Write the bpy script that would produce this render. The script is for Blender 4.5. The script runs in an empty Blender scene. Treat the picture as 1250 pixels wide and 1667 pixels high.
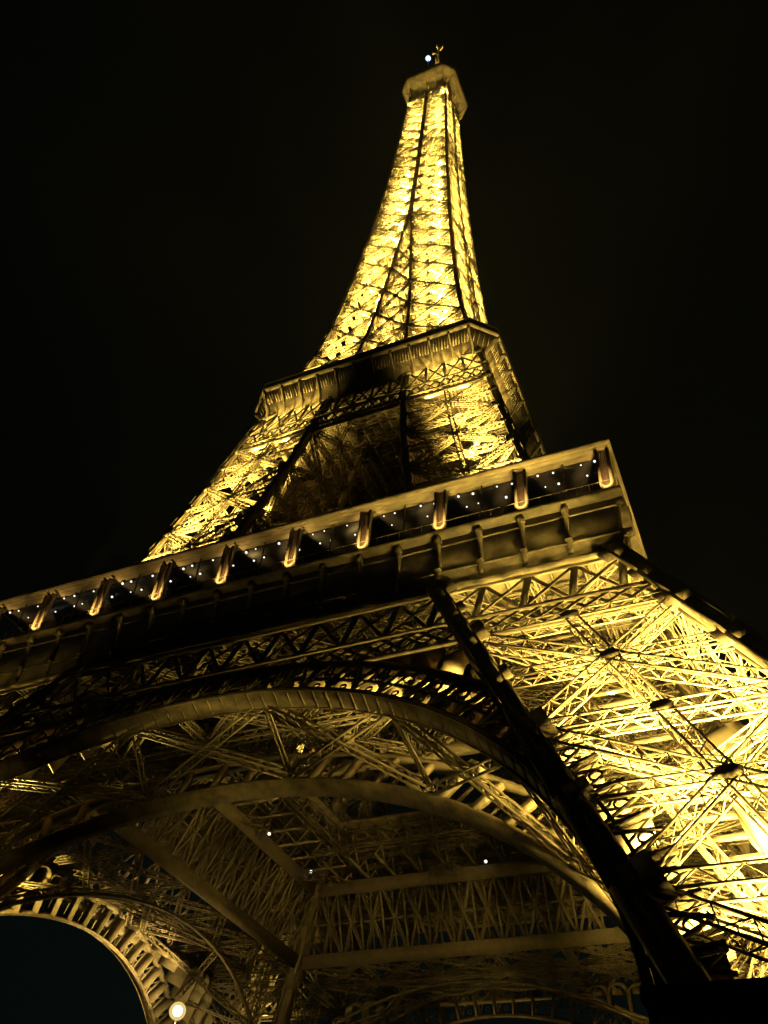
import bpy, math, random
import numpy as np
from mathutils import Vector, Matrix
random.seed(7); RNG = np.random.default_rng(7)
sc = bpy.context.scene
COL = sc.collection

# ------------------------------------------------------------------ camera
cam_d = bpy.data.cameras.new('camera'); cam = bpy.data.objects.new('camera', cam_d); COL.objects.link(cam)
CAM = Vector((40.447, -88.275, 2.018))
cr = Vector((0.9174440, 0.3926609, 0.0641398)); cu = Vector((0.2392211, -0.6732246, 0.6996726)); cf = Vector((-0.3179146, 0.6265669, 0.7115787))
m = Matrix((cr, cu, -cf)).transposed().to_4x4(); m.translation = CAM
cam.matrix_world = m
cam_d.sensor_fit = 'VERTICAL'; cam_d.sensor_height = 24.0; cam_d.lens = 24.0*1440.51/1667.0
cam_d.clip_start = 0.1; cam_d.clip_end = 6000
sc.camera = cam

# ------------------------------------------------------------------ night sky, exposure
w = bpy.data.worlds.new('World'); sc.world = w; w.use_nodes = True
nt = w.node_tree; nt.nodes.clear()
out = nt.nodes.new('ShaderNodeOutputWorld'); bg = nt.nodes.new('ShaderNodeBackground')
tc = nt.nodes.new('ShaderNodeTexCoord'); sep = nt.nodes.new('ShaderNodeSeparateXYZ'); rmp = nt.nodes.new('ShaderNodeValToRGB')
nt.links.new(tc.outputs['Generated'], sep.inputs[0]); nt.links.new(sep.outputs['Z'], rmp.inputs[0])
e = rmp.color_ramp.elements
e[0].position = 0.0; e[0].color = (.0017, .0037, .0033, 1)
e[1].position = 1.0; e[1].color = (.0007, .0008, .0005, 1)
k_ = e.new(.40); k_.color = (.0013, .0026, .0022, 1)
k_ = e.new(.52); k_.color = (.0010, .0012, .0008, 1)
nt.links.new(rmp.outputs[0], bg.inputs[0]); bg.inputs[1].default_value = 1.0
nt.links.new(bg.outputs[0], out.inputs[0])
sc.view_settings.view_transform = 'Standard'; sc.view_settings.look = 'None'
sc.view_settings.exposure = 0.0; sc.view_settings.gamma = 1.0
sc.render.engine = 'CYCLES'
sc.cycles.max_bounces = 4; sc.cycles.diffuse_bounces = 1; sc.cycles.glossy_bounces = 1
sc.cycles.transmission_bounces = 2; sc.cycles.volume_bounces = 0
sc.cycles.use_denoising = True; sc.cycles.denoiser = 'OPENIMAGEDENOISE'; sc.cycles.denoising_prefilter = 'NONE'; sc.cycles.denoising_input_passes = 'RGB_ALBEDO_NORMAL'
sc.cycles.use_adaptive_sampling = False
sc.cycles.sample_clamp_indirect = 4.0
WARM = (1.0, .745, .15)

# ------------------------------------------------------------------ materials
def mat(name, col, rough=.55, var=.25, scale=1.5, spec=.35, metal=0.0):
    M = bpy.data.materials.new(name); M.use_nodes = True; t = M.node_tree
    b = t.nodes['Principled BSDF']; b.inputs['Roughness'].default_value = rough; b.inputs['Metallic'].default_value = metal
    b.inputs['Specular IOR Level'].default_value = spec
    tcn = t.nodes.new('ShaderNodeTexCoord'); n = t.nodes.new('ShaderNodeTexNoise')
    n.inputs['Scale'].default_value = scale; n.inputs['Detail'].default_value = 6; n.inputs['Roughness'].default_value = .65
    cr_ = t.nodes.new('ShaderNodeValToRGB')
    cr_.color_ramp.elements[0].position = .3; cr_.color_ramp.elements[1].position = .7
    cr_.color_ramp.elements[0].color = tuple(c*(1-var) for c in col)+(1,)
    cr_.color_ramp.elements[1].color = tuple(min(1, c*(1+var)) for c in col)+(1,)
    t.links.new(tcn.outputs['Object'], n.inputs['Vector']); t.links.new(n.outputs['Fac'], cr_.inputs[0])
    t.links.new(cr_.outputs[0], b.inputs['Base Color'])
    return M
def emis(name, col, s):
    M = bpy.data.materials.new(name); M.use_nodes = True; t = M.node_tree; t.nodes.clear()
    o = t.nodes.new('ShaderNodeOutputMaterial'); em = t.nodes.new('ShaderNodeEmission')
    em.inputs[0].default_value = col+(1,); em.inputs[1].default_value = s
    t.links.new(em.outputs[0], o.inputs[0]); return M
IRON = mat('iron_paint', (.175, .134, .088), .55, .22, 1.2)
PLATE = mat('iron_plate', (.165, .126, .082), .6, .6, .75)
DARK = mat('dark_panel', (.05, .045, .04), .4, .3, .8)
ROOFM = mat('roof_paint', (.36, .275, .17), .5, .2, 1.0)
SCREEN = mat('post_screen', (.07, .045, .03), .6, .3, 6)
STONE = mat('masonry', (.30, .27, .22), .85, .3, .8)
GROUNDM = mat('paving', (.20, .185, .16), .9, .25, .3)
BLACKM = mat('black_metal', (.03, .03, .03), .5, .2, 3)
CABIN = mat('cabin_paint', (.62, .52, .30), .5, .12, 1)

# ------------------------------------------------------------------ mesh helpers
class MB:
    """collects boxes between two points, prisms and sweeps; build() links them as one mesh object"""
    def __init__(s): s.A = []; s.Bp = []; s.W = []; s.D = []; s.U = []; s.V = []; s.F = []; s.n = 0
    def bar(s, a, b, w, d=None, up=(0, 0, 1)):
        s.A.append(tuple(a)); s.Bp.append(tuple(b)); s.W.append(w); s.D.append(w if d is None else d); s.U.append(tuple(up))
    def poly(s, verts, faces):
        o = s.n; s.V += [tuple(v) for v in verts]; s.F += [tuple(i+o for i in f) for f in faces]; s.n += len(verts)
    def box(s, c, sx, sy, sz):
        x, y, z = c; s.bar((x-sx/2, y, z), (x+sx/2, y, z), sy, sz)
    def sweep(s, sections, closed=False):
        """sections: list of rings (equal vertex count)"""
        k = len(sections[0]); vs = [v for r in sections for v in r]; fs = []
        n = len(sections)
        for i in range(n if closed else n-1):
            j = (i+1) % n
            for q in range(k): fs.append((i*k+q, i*k+(q+1) % k, j*k+(q+1) % k, j*k+q))
        if not closed: fs.append(tuple(range(k))[::-1]); fs.append(tuple((n-1)*k+q for q in range(k)))
        s.poly(vs, fs)
    def prism(s, poly, ext):
        k = len(poly); ext = Vector(ext); p0 = [Vector(v) for v in poly]; p1 = [v+ext for v in p0]
        s.sweep([p0, p1])
    def build(s, name, mtl, parent=None, jit=.05):
        V = np.array(s.V, dtype=np.float64).reshape(-1, 3); faces = list(s.F); nb = len(s.A)
        if nb:
            A = np.array(s.A, float); B = np.array(s.Bp, float); W = np.array(s.W, float); D = np.array(s.D, float); U = np.array(s.U, float)
            W = W*(1+RNG.uniform(-jit, jit, nb)); D = D*(1+RNG.uniform(-jit, jit, nb))
            off = RNG.uniform(-.004, .004, (nb, 3)); A = A+off; B = B+off
            t = B-A; t /= np.maximum(np.linalg.norm(t, axis=1, keepdims=True), 1e-9)
            par = np.abs((t*U).sum(1))/np.maximum(np.linalg.norm(U, axis=1), 1e-9) > .995
            U[par] = np.where(np.abs(t[par][:, :1]) < .9, np.array([[1., 0, 0]]), np.array([[0, 1., 0]]))
            sd = np.cross(t, U); sd /= np.linalg.norm(sd, axis=1, keepdims=True); up = np.cross(sd, t)
            sw = sd*(W/2)[:, None]; ud = up*(D/2)[:, None]
            c = np.stack([A-sw-ud, A+sw-ud, A+sw+ud, A-sw+ud, B-sw-ud, B+sw-ud, B+sw+ud, B-sw+ud], 1).reshape(-1, 3)
            q = np.array([[0, 1, 2, 3], [7, 6, 5, 4], [0, 4, 5, 1], [1, 5, 6, 2], [2, 6, 7, 3], [3, 7, 4, 0]])
            fb = (q[None]+(np.arange(nb)*8)[:, None, None]+len(V)).reshape(-1, 4)
            V = np.concatenate([V, c]); 
        else: fb = np.zeros((0, 4), int)
        me = bpy.data.meshes.new(name)
        lens = np.array([len(f) for f in faces]+[4]*len(fb), dtype=np.int32)
        idx = np.concatenate([np.array([i for f in faces for i in f], dtype=np.int32), fb.ravel().astype(np.int32)])
        me.vertices.add(len(V)); me.vertices.foreach_set('co', V.astype(np.float32).ravel())
        me.loops.add(len(idx)); me.loops.foreach_set('vertex_index', idx)
        me.polygons.add(len(lens)); st = np.concatenate([[0], np.cumsum(lens)[:-1]]).astype(np.int32)
        me.polygons.foreach_set('loop_start', st); me.polygons.foreach_set('loop_total', lens)
        me.update(calc_edges=True); me.validate()
        me.materials.append(mtl)
        o = bpy.data.objects.new(name, me); COL.objects.link(o)
        if parent: o.parent = parent
        return o
def tag(o, label, cat, group=None):
    o['label'] = label; o['category'] = cat
    if group: o['group'] = group
    return o
def lattice(mb, a, b, w, d, up, pitch=None, ch=.13, zz=.075, faces=4):
    """box girder of four angles with zigzag lacing from a to b; up = the direction of its depth d"""
    a = Vector(a); b = Vector(b); t = (b-a); L = t.length
    if L < .2: return
    t /= L; up = Vector(up); up = (up-t*up.dot(t))
    if up.length < 1e-3: up = t.orthogonal()
    up.normalize(); s = t.cross(up)
    C = [s*(w/2)+up*(d/2), s*(-w/2)+up*(d/2), s*(-w/2)-up*(d/2), s*(w/2)-up*(d/2)]
    for c in C: mb.bar(a+c, b+c, ch, ch, up)
    n = max(2, round(L/(pitch or max(w, d)*.95)))
    for f in range(faces):
        c0, c1 = C[f], C[(f+1) % 4]
        nrm = (c0+c1).normalized()
        for i in range(n):
            p = a+t*(L*i/n); q = a+t*(L*(i+1)/n)
            if (i+f) % 2: c0_, c1_ = c1, c0
            else: c0_, c1_ = c0, c1
            mb.bar(p+c0_, q+c1_, zz, zz*.6, nrm)
def rot_copy(o, k, parent=None):
    c = o.copy(); COL.objects.link(c)
    if parent: c.parent = parent
    c.rotation_euler = (0, 0, k*math.pi/2)
    for ch in list(o.children):
        g = ch.copy(); COL.objects.link(g); g.parent = c
    return c

# ------------------------------------------------------------------ profile of the tower (half widths at height z)
HZ = [0, 57, 66, 76, 86, 96, 105, 116, 129, 137, 144.5, 158.6, 170, 180.5, 205, 217, 236, 250, 263, 276]
HH = [57.95, 31.7, 28.4, 25.2, 23.0, 20.85, 19.15, 16.75, 14.1, 12.85, 12.0, 10.75, 9.9, 9.1, 7.75, 7.2, 6.5, 6.05, 5.55, 5.1]
IZ = [0, 57, 76, 91, 102, 129, 149, 171, 180, 186, 300]
II = [42.6, 16.35, 11.5, 8.7, 7.2, 4.05, 2.75, 1.3, .6, .28, .28]
def h(z): return float(np.interp(z, HZ, HH))
def inn(z): return float(np.interp(z, IZ, II))
K = .461; H0 = 57.947; SL = math.sqrt(1+K*K)
def P(x, s, d=0.0):
    """point on the inclined front face: x across, s up the slope, d inwards"""
    return Vector((x, -H0+s*K/SL+d/SL, s/SL-d*K/SL))
def Sz(z): return z*SL
NIN = Vector((0, 1/SL, -K/SL))

tower = bpy.data.objects.new('lattice_tower', None); COL.objects.link(tower)
tag(tower, 'tall wrought iron lattice tower glowing golden from inside against the night sky', 'tower')

# ------------------------------------------------------------------ leg sections (one quadrant, right-front), copied four times
def corner(z, cx, cy):
    hx = h(z) if cx else inn(z); hy = h(z) if cy else inn(z)
    return Vector((hx, -hy, z))
def leg_section(name, levels, sec, ang, zz, post, center=True, diaph=True, mids=True, inner=True, plate=0.0, zs=None, top_outer=None):
    B = MB()
    faces = [((0, 1), (1, 1), Vector((0, -1, .4))), ((1, 1), (1, 0), Vector((1, 0, .4)))]
    if inner: faces += [((0, 0), (1, 0), Vector((0, 1, 0))), ((0, 1), (0, 0), Vector((-1, 0, 0)))]
    pl = MB()
    for A_, B_, nrm in faces:
        for i in range(len(levels)-1):
            z0, z1 = levels[i], levels[i+1]; zm = (z0+z1)/2
            a0, b0, a1, b1 = corner(z0, *A_), corner(z0, *B_), corner(z1, *A_), corner(z1, *B_)
            am, bm = corner(zm, *A_), corner(zm, *B_)
            wid = (b0-a0).length
            if wid < 1.2 or (top_outer and z1 > top_outer and (A_, B_) in (((0, 1), (1, 1)), ((1, 1), (1, 0)))): continue
            s = min(sec, wid*.12)
            c0 = (a0+b0)/2; c1 = (a1+b1)/2; cm = (a0+b0+a1+b1)/4
            lattice(B, a0, cm, s, s, nrm, None, ang, zz); lattice(B, cm, b1, s, s, nrm, None, ang, zz)
            lattice(B, b0, cm, s, s*.96, nrm, None, ang, zz); lattice(B, cm, a1, s, s*.96, nrm, None, ang, zz)
            lattice(B, a1, b1, s, s*1.04, nrm, None, ang, zz)
            if i == 0: lattice(B, a0, b0, s, s, nrm, None, ang, zz)
            if mids: lattice(B, am, bm, s*.9, s*.9, nrm, None, ang*.9, zz)
            if center: lattice(B, c0, c1, s*.9, s*.9, nrm, None, ang, zz)
            if plate:
                n = nrm.normalized()
                for q in ([cm, c1] if center else [cm]):
                    o8 = [(math.cos(t*math.pi/4+.39), math.sin(t*math.pi/4+.39)) for t in range(8)]
                    hx = (b0-a0).normalized(); vz = n.cross(hx).normalized()
                    B.prism([q+n*(s/2+.02)+hx*(c*plate)+vz*(s_*plate*.8) for c, s_ in o8], n*.06)
    if diaph:
        for z in levels[1:]:
            a, b, c, d = corner(z, 0, 1), corner(z, 1, 1), corner(z, 1, 0), corner(z, 0, 0)
            if (b-a).length > 1.5:
                lattice(B, a, c, sec*.7, sec*.7, (0, 0, 1), sec*1.4, ang, zz); lattice(B, b, d, sec*.7, sec*.68, (0, 0, 1), sec*1.4, ang, zz)
    o = B.build(name, IRON, tower)
    # corner posts: hollow box columns with edge flanges and node plates
    zl = zs or levels
    for cx in (0, 1):
        for cy in (0, 1):
            if cx == 0 and cy == 0 and not inner: continue
            C = MB()
            fine = []
            for i in range(len(zl)-1): fine += list(np.linspace(zl[i], zl[i+1], 3)[:-1])
            fine.append(zl[-1])
            secs = []
            for z in fine:
                c = corner(z, cx, cy); p = post if not callable(post) else post(z)
                secs.append([c+Vector((sx*p/2, sy*p/2, 0)) for sx, sy in ((-1, -1), (1, -1), (1, 1), (-1, 1))])
            C.sweep(secs)
            p0 = post if not callable(post) else post(zl[0])
            for z0, z1 in zip(fine[:-1], fine[1:]):   # flanges
                p = post if not callable(post) else post(z0)
                for sx, sy in ((-1, -1), (1, -1), (1, 1), (-1, 1)):
                    C.bar(corner(z0, cx, cy)+Vector((sx*p*.5, sy*p*.5, 0)), corner(z1, cx, cy)+Vector((sx*p*.5, sy*p*.5, 0)), p*.22, p*.22)
            for i, z in enumerate(levels):          # gussets at the nodes
                p = post if not callable(post) else post(z)
                for dz, g in ((0, 1.0),) if not mids else ((0, 1.0), (.5, .62)):
                    if dz and i == len(levels)-1: continue
                    zz_ = z if not dz else (z+levels[i+1])/2
                    dzv = p*1.05*g
                    c0, c1 = corner(zz_-dzv, cx, cy), corner(zz_+dzv, cx, cy)
                    sx = 1 if not cx else -1; sy = -1 if not cy else 1
                    oy = Vector((0, sy*-p*.0+(-1 if cy else 1)*p*.5, 0)); ox_ = Vector(((1 if cx else -1)*p*.5, 0, 0))
                    C.bar(c0+Vector((sx*p*.42*g, 0, 0))+oy, c1+Vector((sx*p*.42*g, 0, 0))+oy, p*(1.15+.5*g), .16, (0, 1, 0))
                    C.bar(c0+Vector((0, sy*p*.42*g, 0))+ox_, c1+Vector((0, sy*p*.42*g, 0))+ox_, .16, p*(1.15+.5*g), (0, 1, 0))
            C.build('corner_post', IRON, o)
    if pl.n: pl.build('node_plate', IRON, o)
    for k in range(1, 4): rot_copy(o, k, tower)
    return o
leg_section('pier', [6.3, 18.2, 30, 42.2, 51], .95, .12, .065, 1.25, plate=.72, zs=[1.0, 18.2, 30, 42.2, 51, 57], top_outer=43)
leg_section('upper_pillar', [57.5, 61, 71.3, 81.5, 91.7, 101.2, 110.5], .62, .13, .085, .8, plate=.5, top_outer=102)
SL_LEV = [112, 121, 131, 141, 150.5, 159.5, 168, 176, 184]
leg_section('spire_pillar', SL_LEV, .5, .14, .11, lambda z: .62-(z-112)*.0018, center=False, mids=True, plate=.45, zs=SL_LEV)
UP_LEV = [184, 191.5, 198.5, 205.5, 212, 218.5, 225, 231, 237, 243, 248.5, 254, 259, 264, 269]
leg_section('spire_corner', UP_LEV, .5, .14, .12, lambda z: .5-(z-184)*.001, center=False, mids=False, inner=False, zs=UP_LEV)

# beams tying the spire pillars together, and the lift shaft inside
B = MB()
for i in range(len(SL_LEV)-2):
    z0, z1 = SL_LEV[i], SL_LEV[i+1]
    for f in (h, lambda z: inn(z)):
        a0, b0 = Vector((-inn(z0), -f(z0), z0)), Vector((inn(z0), -f(z0), z0))
        a1, b1 = Vector((-inn(z1), -f(z1), z1)), Vector((inn(z1), -f(z1), z1))
        n = (0, -1, 0)
        lattice(B, a0, b0, .5, .5, n, None, .13, .1)
        if z0 < 165:
            lattice(B, a0, b1, .36, .36, n, None, .12, .09); lattice(B, b0, a1, .36, .34, n, None, .12, .09)
o = B.build('tie_beam', IRON, tower)
for k in range(1, 4): rot_copy(o, k, tower)
B = MB()
zc = np.arange(116, 272, 3.2)
for i, z in enumerate(zc):
    r = min(2.1, h(z)*.36); r1 = min(2.1, h(z+3.2)*.36)
    cs = [(-1, -1), (1, -1), (1, 1), (-1, 1)]
    for j in range(4):
        a, b = cs[j], cs[(j+1) % 4]
        a0, b0, a1, b1 = Vector((a[0]*r, a[1]*r, z)), Vector((b[0]*r, b[1]*r, z)), Vector((a[0]*r1, a[1]*r1, z+3.2)), Vector((b[0]*r1, b[1]*r1, z+3.2))
        B.bar(a0, a1, .3); B.bar(a0, b0, .26); B.bar(a0, b1, .2); B.bar(b0, a1, .2)
        B.bar((a0+b0)/2, (a1+b1)/2, .8, .12, (a[0]+b[0], a[1]+b[1], 0))
    if i % 2 == 0 and z > 186:   # landings and stair flights round the shaft
        q = h(z)*.9
        for j in range(4):
            a, b = cs[j], cs[(j+1) % 4]
            B.bar((a[0]*r, a[1]*r, z), (a[0]*q, a[1]*q, z), .3, .3)
            B.bar((a[0]*r*1.5, a[1]*r*1.5, z), (b[0]*r*1.5, b[1]*r*1.5, z+3), .7, .12)
            B.bar((a[0]*q, a[1]*q, z), (b[0]*q*.2+a[0]*q*.2, b[1]*q*.2+a[1]*q*.2, z+1), .22, .22)
B.build('lift_shaft', IRON, tower)

# ------------------------------------------------------------------ girders between the piers (front, then copied to the four sides)
def girder(name, off, zb, zm, zt, halfw, inner=False):
    G = MB()
    def Q(x, z): return Vector((x, -(H0-off-K*z), z))
    nrm = Vector((0, -1, K)).normalized()
    hw = lambda z: halfw(z)
    cd = 1.0 if not inner else 1.7
    for z, dd in ((zb, .8), (zt, .9)) if not inner else ((zb, cd), (zt, cd)):
        G.bar(Q(-hw(z), z), Q(hw(z), z), .1 if not inner else .5, dd, (0, K, 1))
    if not inner: G.bar(Q(-hw(zm), zm), Q(hw(zm), zm), .1, .6, (0, K, 1))
    for q in (-1, 1): G.bar(Q(q*(hw(zb)-.1), zb), Q(q*(hw(zt)-.1), zt), .3, .3, nrm)
    if not inner:
        n = 18; bw = 3.85
        xs = [(-n/2+i)*bw for i in range(n+1)]
        for x in xs:
            G.bar(Q(x, zm), Q(x, zt), .62, .06, nrm)
        for i in range(n):
            x0, x1 = xs[i], xs[i+1]
            for back in (0,):
                G.bar(Q(x0, zm)+nrm*back, Q(x1, zt)+nrm*back, .36, .05, nrm); G.bar(Q(x1, zm)+nrm*(back-.1), Q(x0, zt)+nrm*(back-.1), .36, .05, nrm)
        m_ = 44; hwid = hw(zm)-.3; st = 2*hwid/m_; hz = zm-zb
        for i in range(-2, m_):
            for sg, o_ in ((1, 0), (-1, .13)):
                x0 = -hwid+i*st; x1 = x0+2*st
                za, zb_ = zb, zm
                t0 = max(0, (-hwid-x0)/(2*st)); t1 = min(1, (hwid-x0)/(2*st))
                if t1 <= t0: continue
                p = lambda t: Q((x0+2*st*t)*sg, zb+hz*t)-nrm*o_
                G.bar(p(t0), p(t1), .36, .04, nrm)
    else:
        n = 12; bw = 2*halfw(zt)/n
        for i in range(n):
            x0 = -halfw(zt)+i*bw; x1 = x0+bw
            for q in (0, .7):
                G.bar(Q(x0, zb)+nrm*q, Q(x1, zt)+nrm*q, .22, .1, nrm); G.bar(Q(x1, zb)+nrm*(q+.12), Q(x0, zt)+nrm*(q+.12), .22, .1, nrm)
            c_ = (Q(x0, zb)+Q(x1, zt))/2; G.bar(c_-Vector((.35, 0, 0))+nrm*.9, c_+Vector((.35, 0, 0))+nrm*.9, .7, .08, nrm)
            G.bar(Q(x0, zb), Q(x0, zt), .26, .2, nrm); G.bar(Q((x0+x1)/2, zb), Q((x0+x1)/2, zt), .16, .1, nrm); G.bar(Q(x0, (zb+zt)/2), Q(x1, (zb+zt)/2), .16, .1, nrm)
    o = G.build(name, IRON, tower)
    for k in range(1, 4): rot_copy(o, k, tower)
girder('outer_girder', 0, 42.4, 45.5, 51.0, lambda z: h(z)+.3)
girder('inner_girder', 15.36, 43.5, 47, 51.3, lambda z: h(z)-15.36, inner=True)

Hb = MB()
for z in (43.2, 50.6):
    yo, yi = -h(z)+.6, -(h(z)-15.36)-.6
    n = 5
    for i in range(n):
        x0 = -inn(z)+2*inn(z)*i/n; x1 = x0+2*inn(z)/n
        for y0, y1 in ((yo, (yo+yi)/2), ((yo+yi)/2, yi)):
            lattice(Hb, (x0, y0, z), (x1, y1, z), .6, .6, (0, 0, 1), .85, .13, .09); lattice(Hb, (x1, y0, z), (x0, y1, z), .6, .56, (0, 0, 1), .85, .13, .09)
        lattice(Hb, (x0, yo, z), (x0, yi, z), .6, .6, (0, 0, 1), .85, .13, .09)
    lattice(Hb, (-inn(z), (yo+yi)/2, z), (inn(z), (yo+yi)/2, z), .7, .7, (0, 0, 1), .9, .13, .09)
o = Hb.build('girder_bracing', IRON, tower)
for k in range(1, 4): rot_copy(o, k, tower)
# ------------------------------------------------------------------ big arches
AC, AR = 9.73, 35.1
def arc(r, d, ac=AC, a0=2, a1=178, n=72): return [P(r*math.cos(math.radians(t)), ac+r*math.sin(math.radians(t)), d) for t in np.linspace(a0, a1, n)]
def tmin(r, d, ac=AC, gap=.5):
    """lowest angle at which radius r is still clear of the leg's inner post"""
    for t in np.arange(1, 80, .5):
        p = P(r*math.cos(math.radians(t)), ac+r*math.sin(math.radians(t)), d)
        if p.x < inn(max(p.z, 0))-gap: return float(t)
    return 80.
def ring(mb, r0, r1, d0, d1, ac=AC, ac1=None, a0=2, a1=178, n=90):
    secs = []
    a0 = max(a0, tmin(r1, d0, ac, .1)); a1 = min(a1, 180-a0)
    for t in np.linspace(math.radians(a0), math.radians(a1), n):
        c, s = math.cos(t), math.sin(t)
        secs.append([P(r0*c, ac+r0*s, d0), P(r0*c, ac+r0*s, d1), P(r1*c, ac+r1*s, d1), P(r1*c, ac+r1*s, d0)])
    mb.sweep(secs)
def pol(r, t, d, ac=AC): return P(r*math.cos(math.radians(t)), ac+r*math.sin(math.radians(t)), d)
def make_arch(front):
    A = MB()
    DF = -.55
    ring(A, 38.3, 38.95, DF, DF+.7)
    ring(A, 36.55, 36.72, DF+.1, DF+.3)
    step = 4.2
    angs = [90+step*i for i in range(-19, 20)]
    nrm = -NIN
    for t in angs:
        if min(t, 180-t) < tmin(37.6, 0): continue
        A.bar(pol(35.3, t, DF+.2), pol(38.4, t, DF+.2), .3, .3, nrm)
        A.bar(pol(35.4, t, DF+1.25), pol(38.3, t, DF+1.25), .1, 1.5, nrm)
        for q in (-1, 1):
            A.bar(pol(35.3, t, DF+.15), pol(38.4, t+q*step*.52, DF+.18+.08*q), .17, .12, nrm)
            A.bar(pol(38.4, t, DF+.42), pol(36.6, t+q*step*.45, DF+.42+.06*q), .12, .1, nrm)
        # rosettes
        for rr, tt, cr_ in ((37.5, t+step/2, .42), (35.9, t+step/2, .3)):
            c = pol(rr, tt, DF+.25); ex = Vector((1, 0, 0)); ey = NIN.cross(ex)
            secs = []
            for k in range(12):
                a = k*math.pi/6; u = ex*math.cos(a)+ey*math.sin(a)
                secs.append([c+u*cr_*.75-NIN*.05, c+u*cr_-NIN*.05, c+u*cr_+NIN*.07, c+u*cr_*.75+NIN*.07])
            A.sweep(secs, closed=True)
    if not front: D2, AC2, R2 = 13.4, 7.4, 43.0
    else: D2, AC2, R2 = 7.2, 4.75, 38.55
    # inner ring's ladder band
    for t in (np.arange(8, 173, 4.6) if front else ()):
        if min(t, 180-t) < tmin(R2+2, D2, AC2): continue
        A.bar(pol(R2+.2, t, D2-.35, AC2), pol(R2+3.1, t, D2-.35, AC2), .6, .45, nrm)
        A.bar(pol(R2+.2, t, D2+.9, AC2), pol(R2+3.1, t, D2+.9, AC2), .2, .2, nrm)
    if front: ring(A, R2+3.0, R2+3.35, D2-.6, D2+.3, AC2, a0=8, a1=172)
    # bracing across the soffit between front and inner rings
    def bothp(t, f):
        a = pol(AR+.5, t, .9) if front else pol(39, t, 1.0); b = pol(R2+.5, t, D2-.6, AC2); return a.lerp(b, f)
    br = np.linspace(20, 160, 8)
    for i, t in enumerate(br):
        nn = (bothp(t, 0)-Vector((0, -H0+AC*K/SL, AC/SL))).normalized()
        if i < len(br)-1:
            t1 = br[i+1]; tm = (t+t1)/2
            lattice(A, bothp(t, 0), bothp(t1, 1), .62, .5, nn, .8, .14, .08); lattice(A, bothp(t, 1), bothp(t1, 0), .62, .47, nn, .8, .14, .08)
            c = bothp(tm, .5); hx = (bothp(t1, .5)-bothp(t, .5)).normalized()
            A.bar(c-hx*.6, c+hx*.6, 1.1, .62, nn)
            for q in (-.3, .3): A.bar(bothp(t+q, 0), bothp(t+q, 1), .13, .13, nn)
    arch = A.build('arch', IRON, tower)
    S = MB(); ring(S, 35.1, 35.38, DF, DF+1.75)
    for t in np.arange(10, 171, 2.1): S.bar(pol(35.09, t, DF+.05), pol(35.09, t, DF+1.7), .16, .06, (0, 0, 1))
    ring(S, 34.98, 35.1, DF+.02, DF+.1); ring(S, 34.98, 35.1, DF+1.62, DF+1.7); S.build('soffit_strip', PLATE, arch)
    S = MB(); ring(S, R2, R2+.3, D2-.5, D2+(1.1 if front else .0), AC2, a0=6, a1=174); S.build('inner_strip', PLATE, arch)
    # arcade of small arches standing on the haunches
    for sg in (-1, 1):
        for j in range(9):
            t = 90-sg*(13+step*j+.6); rb = 39.05
            base = pol(rb, t, .2)
            zt = 43.6
            s_top = min(Sz(zt)-.15, Sz(base.z)+4.3)
            xw = 2.6
            xc = base.x; s0 = Sz(base.z+K*.2/SL)
            hh = s_top-s0
            if hh < .5: continue
            xmax = inn(base.z)-.6
            if abs(xc) > xmax-.3: continue
            S = MB(); r = xw/2*.92
            n = 14; secs = []
            rise = min(r, hh*.55); st = hh-rise
            lean = -sg*.0
            prof = [(-r, 0)]+[(-r*math.cos(math.pi*q/n), st+rise*math.sin(math.pi*q/n)) for q in range(n+1)]+[(r, 0)]
            for (px, ps) in prof:
                k_ = 1.16 if ps > 0 else 1.16
                a = (xc+px, s0+ps); b = (xc+px*1.14, s0+ps*1.06)
                secs.append([P(a[0], a[1], .5), P(a[0], a[1], 3.6), P(b[0], b[1], 3.6), P(b[0], b[1], .5)])
            S.sweep(secs); S.build('arcade_arch', IRON, arch)
    return arch
make_arch(True)
arch_b = make_arch(False); arch_b.rotation_euler = (0, 0, math.pi/2)
for k in (2, 3): rot_copy(arch_b, k, tower)

# ------------------------------------------------------------------ first platform
def rings(mb, prof, c=0.0):
    """closed profile [(half width, z)...] swept round a square (or chamfered) plan"""
    def plan(wd):
        if c <= 0: return [(-wd, -wd), (wd, -wd), (wd, wd), (-wd, wd)]
        q = wd-c
        return [(-q, -wd), (q, -wd), (wd, -q), (wd, q), (q, wd), (-q, wd), (-wd, q), (-wd, -q)]
    n = 8 if c > 0 else 4
    secs = []
    for i in range(n): secs.append([(plan(r)[i][0], plan(r)[i][1], z) for r, z in prof])
    mb.sweep(secs, closed=True)
F = MB()
rings(F, [(34.7, 51.1), (34.7, 57.15), (34.3, 57.15), (34.3, 51.1)])
rings(F, [(34.95, 51.0), (34.95, 51.5), (34.72, 51.7), (34.72, 51.0)])
rings(F, [(34.85, 53.1), (34.85, 53.3), (34.72, 53.3), (34.72, 53.1)])
rings(F, [(34.85, 56.2), (34.85, 56.4), (34.72, 56.4), (34.72, 56.2)])
rings(F, [(35.55, 57.2), (35.6, 57.4), (35.5, 57.75), (13, 57.75), (13, 57.2)])
first = F.build('first_platform', PLATE, tower)
G = MB()   # railing
for k in range(4):
    Rm = Matrix.Rotation(k*math.pi/2, 3, 'Z')
    G.bar(Rm @ Vector((-35.4, -35.42, 58.75)), Rm @ Vector((35.4, -35.42, 58.75)), .045)
    for x in np.arange(-35.2, 35.3, 1.1): G.bar(Rm @ Vector((x, -35.42, 57.7)), Rm @ Vector((x, -35.42, 58.75)), .04, .04, (0, 1, 0))
G.build('railing', IRON, first)
G = MB()   # gallery roof with stepped eaves and ribbed ceiling
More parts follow.
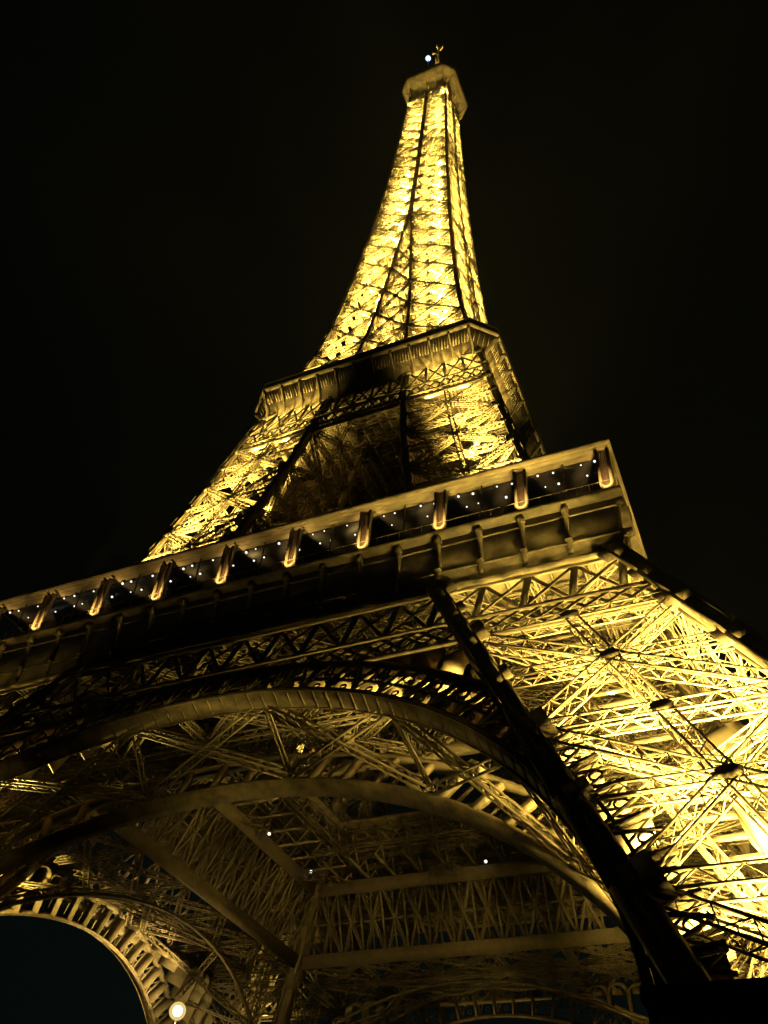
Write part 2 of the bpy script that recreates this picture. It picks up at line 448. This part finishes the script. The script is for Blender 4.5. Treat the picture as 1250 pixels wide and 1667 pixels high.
rings(G, [(35.3, 63.75), (35.32, 64.25), (28.3, 64.6), (28.3, 63.25), (34.3, 63.2), (34.7, 63.35), (34.75, 63.55), (35.1, 63.6), (35.1, 63.72)])
roof = G.build('gallery_roof', ROOFM, first)
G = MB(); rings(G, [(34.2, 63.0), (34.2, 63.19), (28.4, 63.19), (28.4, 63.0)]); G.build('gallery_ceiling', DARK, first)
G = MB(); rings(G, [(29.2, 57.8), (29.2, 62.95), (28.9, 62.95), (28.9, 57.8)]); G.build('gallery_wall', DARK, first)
# U shaped perforated posts
def post_mesh():
    U = MB(); r = .58; n = 10; y0 = 0
    path = [(-r, 5.1)]+[(-r*math.cos(math.pi*q/n), .72-r*math.sin(math.pi*q/n)) for q in range(n+1)]+[(r, 5.1)]
    secs = []
    for i, (x, z) in enumerate(path):
        s = .60
        xi, zi = x*s, (z if z > .72 else .72+(z-.72)*s)
        secs.append([(x, -.3, z), (x, .17, z), (xi, .17, zi), (xi, -.3, zi)])
    U.sweep(secs)
    return U
up0 = post_mesh().build('gallery_post', ROOFM, first)
Sx = MB()
for x in np.arange(-.3, .31, .15): Sx.bar((x, .08, .5), (x, .08, 5.1), .05, .05, (0, 1, 0))
for z in np.arange(.6, 5.1, .17): Sx.bar((-.36, .09, z), (.36, .09, z), .04, .05, (0, 1, 0))
Sx.bar((0, .13, .45), (0, .13, 5.1), .70, .03, (0, 1, 0))
sc0 = Sx.build('screen', SCREEN, up0)
G = MB(); G.bar((0, 0, 57.7), (0, 0, 63.2), .1, .1, (0, 1, 0)); mul0 = G.build('mullion', IRON, first); mul_used = False
posts = [27-.05-7.7*i for i in range(8)]+[34.45, -34.45]
first_used = False
for k in range(4):
    Rm = Matrix.Rotation(k*math.pi/2, 4, 'Z')
    for x in posts:
        if k and abs(x) > 34 and x < 0: continue
        if not first_used: o = up0; first_used = True
        else:
            o = up0.copy(); COL.objects.link(o); o.parent = first
            s_ = sc0.copy(); COL.objects.link(s_); s_.parent = o
        o.location = (Rm @ Vector((x, -34.95, 58.0))); o.rotation_euler = (0, 0, k*math.pi/2)
    for x in [27-3.9-7.7*i for i in range(8)]+[30.8]:
        o = mul0.copy() if mul_used else mul0
        if mul_used: COL.objects.link(o); o.parent = first
        mul_used = True; o.location = Rm @ Vector((x, -34.5, 0))
# brackets on the frieze
def bracket_mesh():
    b = MB()
    sc_ = [(0, .0)]
    pts = [(.0, 5.95), (.78, 5.95), (.8, 5.55), (.62, 5.2), (.42, 4.95), (.36, 4.2), (.3, 2.4), (.42, 2.3), (.42, 2.05), (.28, 1.95), (.22, 1.2), (.0, .7)]
    b.prism([(-.2, -o, z) for o, z in pts], (.4, 0, 0))
    n = 14
    disc = [(-.28, -.5-.34*math.cos(q*2*math.pi/n), 5.5+.34*math.sin(q*2*math.pi/n)) for q in range(n)]
    b.prism(disc, (.56, 0, 0))
    b.box((0, -.25, 2.15), .62, .5, .22); b.box((0, -.22, 5.0), .56, .44, .18)
    return b
b0 = bracket_mesh().build('bracket', PLATE, first)
used = False
for k in range(4):
    Rm = Matrix.Rotation(k*math.pi/2, 4, 'Z')
    for i in range(19):
        x = -34.5+69.0*i/18
        if i == 18: continue
        o = b0 if not used else b0.copy()
        if used: COL.objects.link(o); o.parent = first
        used = True
        o.location = Rm @ Vector((x+ (3.85/2*0), -34.72, 51.2)); o.rotation_euler = (0, 0, k*math.pi/2)
# trusses under the floor
T = MB()
for x in np.arange(-33.6, 33.7, 2.1): T.bar((x, -34, 56.9), (x, 34 if abs(x) > 13 else -13.2, 56.9), .2, .5)
for x in np.arange(-12.6, 12.7, 2.1): T.bar((x, 13.2, 56.9), (x, 34, 56.9), .2, .5)
for y in (-31, -26, -21, -16, 16, 21, 26, 31): lattice(T, (-33.5, y, 55.6), (33.5, y, 55.6), .5, 1.7, (0, 0, 1), 1.7, .16, .1)
for x in (-31, -26, -21, 21, 26, 31): lattice(T, (x, -33.5, 54.9), (x, 33.5, 54.9), .5, 1.3, (0, 0, 1), 1.7, .16, .1)
for k in range(4):
    Rm = Matrix.Rotation(k*math.pi/2, 3, 'Z')
    for i in range(9):
        x = -15.4+3.85*i
        for z in (52.6, 56.4): T.bar(Rm @ Vector((x, -34, z)), Rm @ Vector((x, -13, z)), .22, .3)
        for j in range(6):
            y0 = -34+3.5*j
            T.bar(Rm @ Vector((x, y0, 52.6)), Rm @ Vector((x, y0+3.5, 56.4)), .2, .16); T.bar(Rm @ Vector((x, y0+3.5, 52.6)), Rm @ Vector((x, y0, 56.4)), .2, .14)
    for j in range(7):
        y = -33.5+3.4*j
        lattice(T, Rm @ Vector((-17, y, 55)), Rm @ Vector((17, y, 55)), .8, 2.0, (0, 0, 1), 1.9, .14, .1)
    for x0, x1 in ((-16, 0), (0, 16)):
        lattice(T, Rm @ Vector((x0, -34, 51.5)), Rm @ Vector((x1, -16.5, 51.5)), .9, .9, (0, 0, 1), .9, .13, .08)
        lattice(T, Rm @ Vector((x1, -34, 51.5)), Rm @ Vector((x0, -16.5, 51.5)), .9, .85, (0, 0, 1), .9, .13, .08)
T.build('floor_truss', IRON, first)

# ------------------------------------------------------------------ second platform
C2 = 3.33
F = MB()
rings(F, [(20.6, 116.3), (20.65, 116.15), (20.55, 115.1), (20.7, 115.0), (20.62, 114.35), (20.2, 114.3), (17.0, 114.35), (17.0, 114.9), (20.3, 114.95), (20.35, 116.3)], C2)
rings(F, [(20.25, 114.25), (18.5, 111.2), (18.3, 109.4), (18.0, 109.4), (18.1, 111.3), (19.9, 114.28)], C2-.4)
second = F.build('second_platform', PLATE, tower)
def oct_pts():
    q = 20.6-C2; res = []
    for i in range(12): res.append((-q+2*q*i/11, 0))
    return res
bm2 = MB()
bm2.prism([(-.14, -.05+.0, 3.0), (-.14, -2.35, 3.0), (-.14, -2.2, 2.3), (-.14, -1.2, 1.0), (-.14, -.45, .1), (-.14, -.2, -1.6), (-.14, .2, -1.6), (-.14, .3, 1.0)], (.28, 0, 0))
b2 = bm2.build('bracket', PLATE, second); used = False
slat = MB()
q = 20.6-C2
for k in range(4):
    Rm = Matrix.Rotation(k*math.pi/2, 4, 'Z')
    for i in range(12):
        x = -q+2*q*i/11
        o = b2 if not used else b2.copy()
        if used: COL.objects.link(o); o.parent = second
        used = True
        o.location = Rm @ Vector((x*.99, -18.35, 111.2)); o.rotation_euler = (0, 0, k*math.pi/2)
        if i < 11:
            for j in range(1, 7):
                xs = x+2*q/11*j/7
                slat.bar(Rm @ Vector((xs, -20.3, 114.1)), Rm @ Vector((xs*.98, -19.2, 112.3)), .2, .16, (0, 1, -1))
    cx = (q+20.6)/2
    for j in range(6):   # chamfered corner
        f = (j+.5)/6; a = Vector((q+(20.6-q)*f, -20.6+(20.6-q)*f, 114.1)); dirv = Vector((1, -1, 0)).normalized()
        slat.bar(Rm @ (a-dirv*.4), Rm @ (a-dirv*1.4+Vector((0, 0, -1.8))), .18, .15)
slat.build('slat', PLATE, second)
# lattice band below it
B = MB()
for k in range(1):
    def Q(x, z, b=0): return Vector((x, -h(z)-.25+b, z))
    for z, dd in ((100.6, .5), (101.9, .35), (104.6, .35), (110.4, .6)):
        B.bar(Q(-h(z), z), Q(h(z), z), .35, dd)
    n = 26
    for i in range(n):
        for z0, z1 in ((101.9, 104.6), (104.6, 110.4)):
            m_ = 1 if z1 < 105 else 2
            if m_ == 2 and i % 2: continue
            x0, x1 = -1+2*i/n, -1+2*(i+m_)/n
            B.bar(Q(x0*h(z0), z0), Q(x1*h(z1), z1), .3, .12, (0, 1, 0)); B.bar(Q(x1*h(z0), z0, .13), Q(x0*h(z1), z1, .13), .3, .12, (0, 1, 0))
        x0 = -1+2*i/n
        if i % 2 == 0: B.bar(Q(x0*h(104.6), 104.6), Q(x0*h(110.4), 110.4), .4, .2, (0, 1, 0))
    for i in range(40):
        x0, x1 = -1+2*i/40, -1+2*(i+1)/40; zz = (100.6, 101.9) if i % 2 else (101.9, 100.6)
        B.bar(Q(x0*h(101), zz[0]), Q(x1*h(101), zz[1]), .14, .1, (0, 1, 0))
bg2 = B.build('platform_girder', IRON, tower)
for k in range(1, 4): rot_copy(bg2, k, tower)
F = MB()   # floor of the second platform with its trusses
rings(F, [(18.0, 112.9), (18.0, 113.3), (2.3, 113.3), (2.3, 112.9)])
for y in np.arange(-16, 16.1, 4):
    if abs(y) > 5: lattice(F, (-17, y, 111), (17, y, 111), .6, 2.2, (0, 0, 1), 2.2, .14, .1); lattice(F, (y, -17, 111), (y, 17, 111), .6, 2.1, (0, 0, 1), 2.2, .14, .1)
for q_ in np.arange(-16.5, 16.6, 1.5):
    F.bar((-17.5, q_, 112.7), (17.5, q_, 112.7), .22, .36); F.bar((q_, -17.5, 112.2), (q_, 17.5, 112.2), .2, .3)
F.build('second_floor', IRON, second)

# ------------------------------------------------------------------ third platform, campanile and mast
F = MB(); C3 = 2.99
rings(F, [(8.39, 278.7), (8.45, 278.5), (8.3, 276.0), (8.1, 275.6), (7.2, 273.2), (6.2, 271.0), (5.5, 268.2), (5.1, 268.2), (5.1, 272), (6.0, 276.2), (8.0, 276.4), (8.1, 278.7)], C3-.2)
third = F.build('third_platform', PLATE, tower)
tb = MB(); tb.prism([(-.1, 0, -1.0), (-.1, -2.6, 7.2), (-.1, -2.6, 7.6), (-.1, .2, 7.6), (-.1, .2, -1.0)], (.2, 0, 0))
t0 = tb.build('bracket', PLATE, third); used = False
for k in range(4):
    Rm = Matrix.Rotation(k*math.pi/2, 4, 'Z')
    for x in (-5.2, -2.6, 0, 2.6, 5.2):
        o = t0 if not used else t0.copy()
        if used: COL.objects.link(o); o.parent = third
        used = True
        o.location = Rm @ Vector((x, -5.35, 268.4)); o.rotation_euler = (0, 0, k*math.pi/2)
F = MB(); rings(F, [(6.6, 278.8), (6.6, 282.0), (6.9, 282.1), (6.9, 282.5), (4.5, 283.0), (4.5, 278.8)], 2.0); F.build('upper_cabin', DARK, third)
F = MB(); secs = []
for r, z in ((3.4, 283), (3.2, 288), (3.3, 289), (2.6, 292), (1.5, 295), (1.3, 299), (.7, 301)):
    secs.append([(r*math.cos(a), r*math.sin(a), z) for a in np.linspace(0, 2*math.pi, 17)[:-1]])
F.sweep(secs); F.build('campanile', PLATE, tower)
F = MB()
for dx in (-.45, .45): F.bar((dx, 0, 300), (dx, 0, 322), .34, .34)
for z in np.arange(301, 322, 1.4): F.bar((-.45, 0, z), (.45, 0, z+1.2), .18, .18)
F.bar((0, 0, 322), (0, 0, 327), .2, .2)
mast = F.build('mast', IRON, tower)
for i, (x, y, z) in enumerate(((-1.5, -.4, 318), (1.3, -.5, 319), (.2, -1.4, 320.5), (-.9, .8, 315.5), (1.5, .2, 323))):
    F = MB(); F.box((x, y, z), .5, .35, 2.6); F.bar((x, y, z), (0, 0, z), .12, .12); F.build('antenna_panel', ROOFM, mast)

# ------------------------------------------------------------------ lower masonry and the pavilion at the pier's foot
def pavilion():
    x0, x1, y0, y1, zt = 35.2, 53.6, -53.4, -36.0, 12.9
    B = MB(); B.box(((x0+x1)/2, (y0+y1)/2, zt/2), x1-x0, y1-y0, zt-.6)
    o = B.build('entrance_pavilion', STONE); 
    B = MB(); B.box(((x0+x1)/2, (y0+y1)/2, zt-.1), x1-x0+.8, y1-y0+.8, .5); B.build('roof', DARK, o)
    for i in range(4):
        B = MB(); B.box((x0+2.6+4.3*i, y0+.0, 5.5), 2.6, .3, 6); w_ = B.build('window', DARK, o)
        B = MB()
        for dx in (-1.35, 0, 1.35): B.bar((x0+2.6+4.3*i+dx, y0-.12, 2.4), (x0+2.6+4.3*i+dx, y0-.12, 8.6), .14, .2, (0, 1, 0))
        B.build('frame', BLACKM, w_)
    return tag(o, 'dark flat roofed pavilion inside the foot of the nearest tower leg', 'building')
pavilion()
F = MB()
for sx in (-1, 1):
    for sy in (-1, 1):
        for cx in (h(1.5), inn(1.5)):
            for cy in (h(1.5), inn(1.5)):
                x, y = sx*cx, sy*cy
                F.sweep([[(x-2.6, y-2.6, .0), (x+2.6, y-2.6, 0), (x+2.6, y+2.6, 0), (x-2.6, y+2.6, 0)],
                         [(x-1.7-sx*.9, y-1.7-sy*.9, 2.4), (x+1.7-sx*.9, y-1.7-sy*.9, 2.4), (x+1.7-sx*.9, y+1.7-sy*.9, 2.4), (x-1.7-sx*.9, y+1.7-sy*.9, 2.4)]])
F.build('footing', STONE, tower)
g = MB(); g.poly([(-900, -900, 0), (900, -900, 0), (900, 900, 0), (-900, 900, 0)], [(0, 1, 2, 3)])
go = g.build('ground', GROUNDM); go['kind'] = 'structure'

# lift car climbing inside the near pier, on its inclined rails
def lift():
    ax = Vector((-K, K, 1)).normalized(); c = Vector((41.2, -40.6, 24.3))
    B = MB(); B.bar(c-ax*2.3, c+ax*2.3, 3.2, 3.4, (0, 1, 0)); o = B.build('lift_car', CABIN)
    for q in (-1, 1):
        B = MB(); B.bar(c+Vector((q*.75, -1.78, 0))-ax*1.2, c+Vector((q*.75, -1.78, 0))+ax*1.4, 1.1, .08, (0, 1, 0)); B.build('window', DARK, o)
    tag(o, 'pale yellow lift car climbing inside the brightly lit right leg', 'lift car')
    R_ = MB()
    for dx in (-2.0, 2.0):
        a = Vector((h(13)-7.7+dx, -(h(13)-7.7), 13)); b = Vector((h(51)-7.7+dx, -(h(51)-7.7), 51))
        lattice(R_, a, b, .6, 1.2, (0, 1, 0), 1.3, .16, .1)
    for i in range(26):
        f = i/25; a = Vector((h(13)-7.7, -(h(13)-7.7), 13)).lerp(Vector((h(51)-7.7, -(h(51)-7.7), 51)), f)
        R_.bar(a-Vector((2, 0, 0)), a+Vector((2, 0, 0)), .2, .3)
    o2 = R_.build('lift_track', IRON, tower)
    for k in range(1, 4): rot_copy(o2, k, tower)
lift()

# ------------------------------------------------------------------ lamps
def ball(name, c, r, m_, parent=None, n=10):
    B = MB(); secs = []
    for i in range(1, n):
        a = math.pi*i/n; secs.append([(r*math.sin(a)*math.cos(t), r*math.sin(a)*math.sin(t), -r*math.cos(a)) for t in np.linspace(0, 2*math.pi, 13)[:-1]])
    B.sweep(secs); o = B.build(name, m_, parent); o.location = c
    for p in o.data.polygons: p.use_smooth = True
    return o
WHITE = emis('lamp_glow', (1.0, .93, .80), 1.7)
l0 = None
for b in range(-5, 5):
    for cx in (2.15, 6.0):
        X = 3.85+7.7*b+cx-3.85+3.85*0
        X = -34.65+7.7*(b+5)+cx
        if X > 34.5: continue
        for ox, y in ((-.62, -34.25), (.62, -34.25), (-.45, -32.8), (.8, -32.8)):
            if l0 is None:
                o = ball('ceiling_lamp', (0, 0, 0), .105, WHITE); l0 = o
                B = MB(); B.bar((0, 0, .1), (0, 0, .22), .3, .3); cap0 = B.build('fitting', BLACKM, o)
            else:
                o = l0.copy(); COL.objects.link(o); c_ = cap0.copy(); COL.objects.link(c_); c_.parent = o
            o.location = (X+ox+random.uniform(-.12, .12), y+random.uniform(-.1, .1), 62.78); o.scale = (random.uniform(.6, 1.2),)*3
            tag(o, 'small white lamp on the dark ceiling of the first gallery, in a cluster of four', 'lamp', 'white lamps under the gallery ceiling')
SP = [((-17.9, 3.1, 52.0), 'white work lamp under the first floor, left of and above its neighbour'), ((-17.7, 14.5, 52.0), 'white work lamp under the first floor by the dark vertical chord of the far leg'),
      ((5.8, 17.6, 52.0), 'white work lamp under the first floor above the far arch')]
for c, lb in SP:
    o = ball('work_lamp', c, .2, WHITE); B = MB(); B.bar((0, 0, .1), (0, 0, .7), .12, .12); B.build('stem', BLACKM, o)
    tag(o, lb, 'lamp', 'white work lamps under the first floor')
FLOOD = emis('flood_glow', (1.0, .80, .36), 60.0)
# floodlight on the left arch
FP = Vector((40.447-.66683837*104, -88.275+.91470146*104, 2.018+.30197745*104))
dv_ = (CAM-FP).normalized()*1.4
fl = bpy.data.objects.new('floodlight', None); COL.objects.link(fl); fl.location = FP
tag(fl, 'dazzling warm floodlight fixed to the left arch near the bottom of the picture', 'floodlight')
ball('lens', dv_*.35, .62, FLOOD, fl, 12)
ball('glow_ball', (0, 0, 0), .98, emis('rim_glow', (1.0, .74, .24), .8), fl, 12)  # self-glowing ball giving the lens a yellow rim, as lamplight would
dv = (CAM-FP).normalized()
B = MB(); B.bar(-dv*.5, -dv*1.3, 1.1, 1.1); B.bar(-dv*1.2, -dv*1.2+Vector((0, 0, -1.6)), .25, .25); B.build('housing', BLACKM, fl)
BEAC = emis('beacon_glow', (.50, .66, 1.0), 2.2)
be = bpy.data.objects.new('beacon', None); COL.objects.link(be); be.location = (.6, -8.0, 288.2)
tag(be, 'bluish white beacon shining at the very top of the tower', 'beacon')
ball('lens', (0, 0, 0), .8, BEAC, be); B = MB(); B.bar((0, .2, -.6), (0, .3, -9.7), .22, .22); B.build('stand', IRON, be)

# the tower's own projectors, with a few added spots among them
def spot(loc, to, power, ang, blend=.4, size=.35, col=WARM):
    global GRP
    L = bpy.data.lights.new('spot_light', 'SPOT'); L.energy = power*(1.0 if GRP == 'gallery' else 1.9); L.color = col; L.spot_size = math.radians(ang); L.spot_blend = blend; L.shadow_soft_size = size
    o = bpy.data.objects.new('spot_light', L); COL.objects.link(o); o.location = loc; o['grp'] = GRP
    o.rotation_euler = (Vector(to)-Vector(loc)).to_track_quat('-Z', 'Y').to_euler(); return o
def axis(z, sx, sy): a = (h(z)+inn(z))/2; return Vector((sx*a, sy*a, z))
GRP = ''
def up_spot(z, sx, sy, p, a, lean=.25, ox=0, oy=0):
    c = axis(z, sx, sy)+Vector((sx*ox, sy*oy, 0))
    spot(c, c+Vector((-sx*lean, -sy*lean, 1))*10, p, a, .5)
for sx in (-1, 1):
    for sy in (-1, 1):
        near = sx > 0 > sy; dim = 1.0 if near else .3; dim2 = 1.0 if sy < 0 else .4
        for z, p, a in ((13.7, 60000, 90), (20.5, 48000, 85), (27, 36000, 85), (33, 15000, 85), (40, 9000, 85)):
            GRP = 'pier' if near else 'farpier'
            if near and z < 34:
                for ox in (-3.6, 3.6):
                    for oy in (-3.6, 3.6): up_spot(z, sx, sy, p*(.28 if ox < 0 or oy < 0 else .8), a-2 if (ox < 0 or oy < 0) else a+2, -.22 if (ox < 0 or oy < 0) else .45, ox, oy)
            else: up_spot(z, sx, sy, p*dim*.55, a-10, -.1)
        GRP = 'mid'
        if near:
            for z, p in ((13.7, 22000), (19, 20000), (25, 16000), (31, 11000)):
                for ox in (-4.6, 0, 4.6):
                    c = axis(z, sx, sy)+Vector((sx*ox, sy*5.4, 0)); spot(c, c+Vector((-sx*.15, -sy*.55, 1)), p*(1.25 if z < 26 else .6), 112 if z < 26 else 66, .5)
        GRP = 'mid'
        for z, p, a in ((60.5, 170000, 72), (66, 120000, 68), (73, 90000, 68), (80, 60000, 68), (87, 40000, 68), (95, 16000, 78)):
            up_spot(z, sx, sy, p*dim2*1.15, a-8, -.12)
        GRP = 'upper'
        for z, p in ((117, 85000), (127, 72000), (137, 66000), (147, 60000), (157, 54000)):
            up_spot(z, sx, sy, p, 110, .1)
        # lamps just behind each outer face, shining up through the lattice on the balcony soffits
        GRP = 'frieze'
        for f in (-4.5, 0, 4.5):
            q = (h(47.2)+inn(47.2))/2+f
            for x, y in ((q, h(47.2)-.9), (h(47.2)-.9, q)):
                if (y > x and sy > 0) or (x > y and sx < 0): continue
                spot((sx*x, sy*y, 47.2), (sx*(x-.1), sy*(y-.1), 57), 260, 110, .7)
        for f in (-2.5, 2.5):
            q = (h(100)+inn(100))/2+f
            for x, y in ((q, h(100)-.5), (h(100)-.5, q)):
                if (y > x and sy > 0) or (x > y and sx < 0): continue
                spot((sx*x, sy*y, 100), (sx*x*1.0, sy*y*1.0, 110), 7000, 125, .7)
        spot((sx*h(262), sy*h(262), 262), (sx*h(262)*1.05, sy*h(262)*1.05, 275), 60000, 150, .6); spot((sx*h(264), sy*.4, 264), (sx*8, sy*.4, 276), 34000, 150, .6); spot((sx*.4, sy*h(264), 264), (sx*.4, sy*8, 276), 34000, 150, .6)  # last three: spots added outside the spire to light the third platform
        GRP = 'arcade'
        for a_, b_ in () if sy > 0 else (((25.0, 35.0), (15, 39.0)), ((35.0, 25.0), (39.0, 15))): spot((sx*a_[0], sy*a_[1], 35.0), (sx*b_[0], sy*b_[1], 42), 20000, 62, .6)  # added lamps without fixtures, lighting the small arches from behind
        # added spots that brighten the small arches on the haunches
        if sy < 0: spot((sx*30.5, sy*30.5, 31), (sx*19.5, sy*38.5, 41), 26000, 38, .5)
        if 0: spot((sx*30.5, sy*30.5, 31), (sx*38.5, sy*19.5, 41), 42000, 38, .5)
    GRP = 'upper'
    GRP = 'frieze'
    for y0 in (-34.6,): spot((sx*24, y0, 65.2), (sx*13, y0*.6, 115), 62000, 24, .9)  # spots added at the gallery roof edge to brighten the second platform
    for x0 in (-24, 24) if sx > 0 else (): spot((sx*34.6, x0, 65.2), (sx*20.6, x0*.5, 115), 62000, 24, .9)
    GRP = 'upper'
    spot((sx*3.2, -3.0, 284), (0, 0, 318), 45000, 40, .6)
for z, p in ((162, 34000), (169, 33000), (176, 32000), (183, 31000), (190, 30000), (197, 28000), (204, 26000), (211, 25000), (218, 24000), (225, 22000), (232, 21000), (239, 19000), (246, 18000), (252, 17000), (258, 16000)):
    q = h(z)*.6
    for sx, sy in ((1, 1), (1, -1), (-1, 1), (-1, -1)):
        spot((sx*q, sy*q, z), (sx*q*.8, sy*q*.8, z+10), p*1.2, 125)
GRP = 'ground'
# ground projectors under each arch, fanned along its soffit
for k in range(4):
    Rm = Matrix.Rotation(k*math.pi/2, 3, 'Z')
    for t in ((52, 90, 128, 152) if k == 0 else (52, 90, 128)):
        spot(Rm @ Vector((0, -54.0, 1.2)), Rm @ pol(35, t, .9), 3500*(1.0, 1.0, 3.4, 1.6)[k], 25, .9)
GRP = 'gallery'
# gallery uplights at the foot of each post
for x in posts[:9]+[-34.45]:
    spot((x, -36.6, 57.6), (x, -35.2, 59.2), 1150, 58, .5, .1, (1, .66, .2)); spot((x+.2, -36.5, 57.6), (x+.2, -35.0, 61.8), 560, 75, .9, .1, (1, .68, .2))
for y in posts[:9]:
    spot((36.6, y, 57.6), (35.2, y, 59.2), 1150, 58, .5, .1, (1, .66, .2)); spot((36.5, y, 57.6), (35.0, y, 61.8), 560, 75, .9, .1, (1, .68, .2))
L = bpy.data.lights.new('floodlight_lamp', 'POINT'); L.energy = 1800; L.color = (1, .72, .22); L.shadow_soft_size = 1.0
o = bpy.data.objects.new('floodlight_lamp', L); COL.objects.link(o); o.location = FP+dv*2.4
GRP = 'gallery'
spot(FP+Vector((-.4, .3, 1.6)), (-41, 6, 40), 22000, 110, .6, .6, (1, .74, .22)); spot(FP+Vector((-.4, .6, -1.6)), (-41, 24, 30), 9000, 100, .6, .6, (1, .74, .22))
# faint night haze that the projectors light up
Mh = bpy.data.materials.new('haze_air'); Mh.use_nodes = True; ht = Mh.node_tree; ht.nodes.clear()
ho = ht.nodes.new('ShaderNodeOutputMaterial'); hv = ht.nodes.new('ShaderNodeVolumePrincipled')
hv.inputs['Color'].default_value = (.9, .9, .9, 1); hv.inputs['Density'].default_value = .000025; hv.inputs['Anisotropy'].default_value = .2
ht.links.new(hv.outputs[0], ho.inputs['Volume'])
B = MB(); B.box((0, 0, 168), 1900, 1900, 338); hz = B.build('haze', Mh); hz['kind'] = 'stuff'
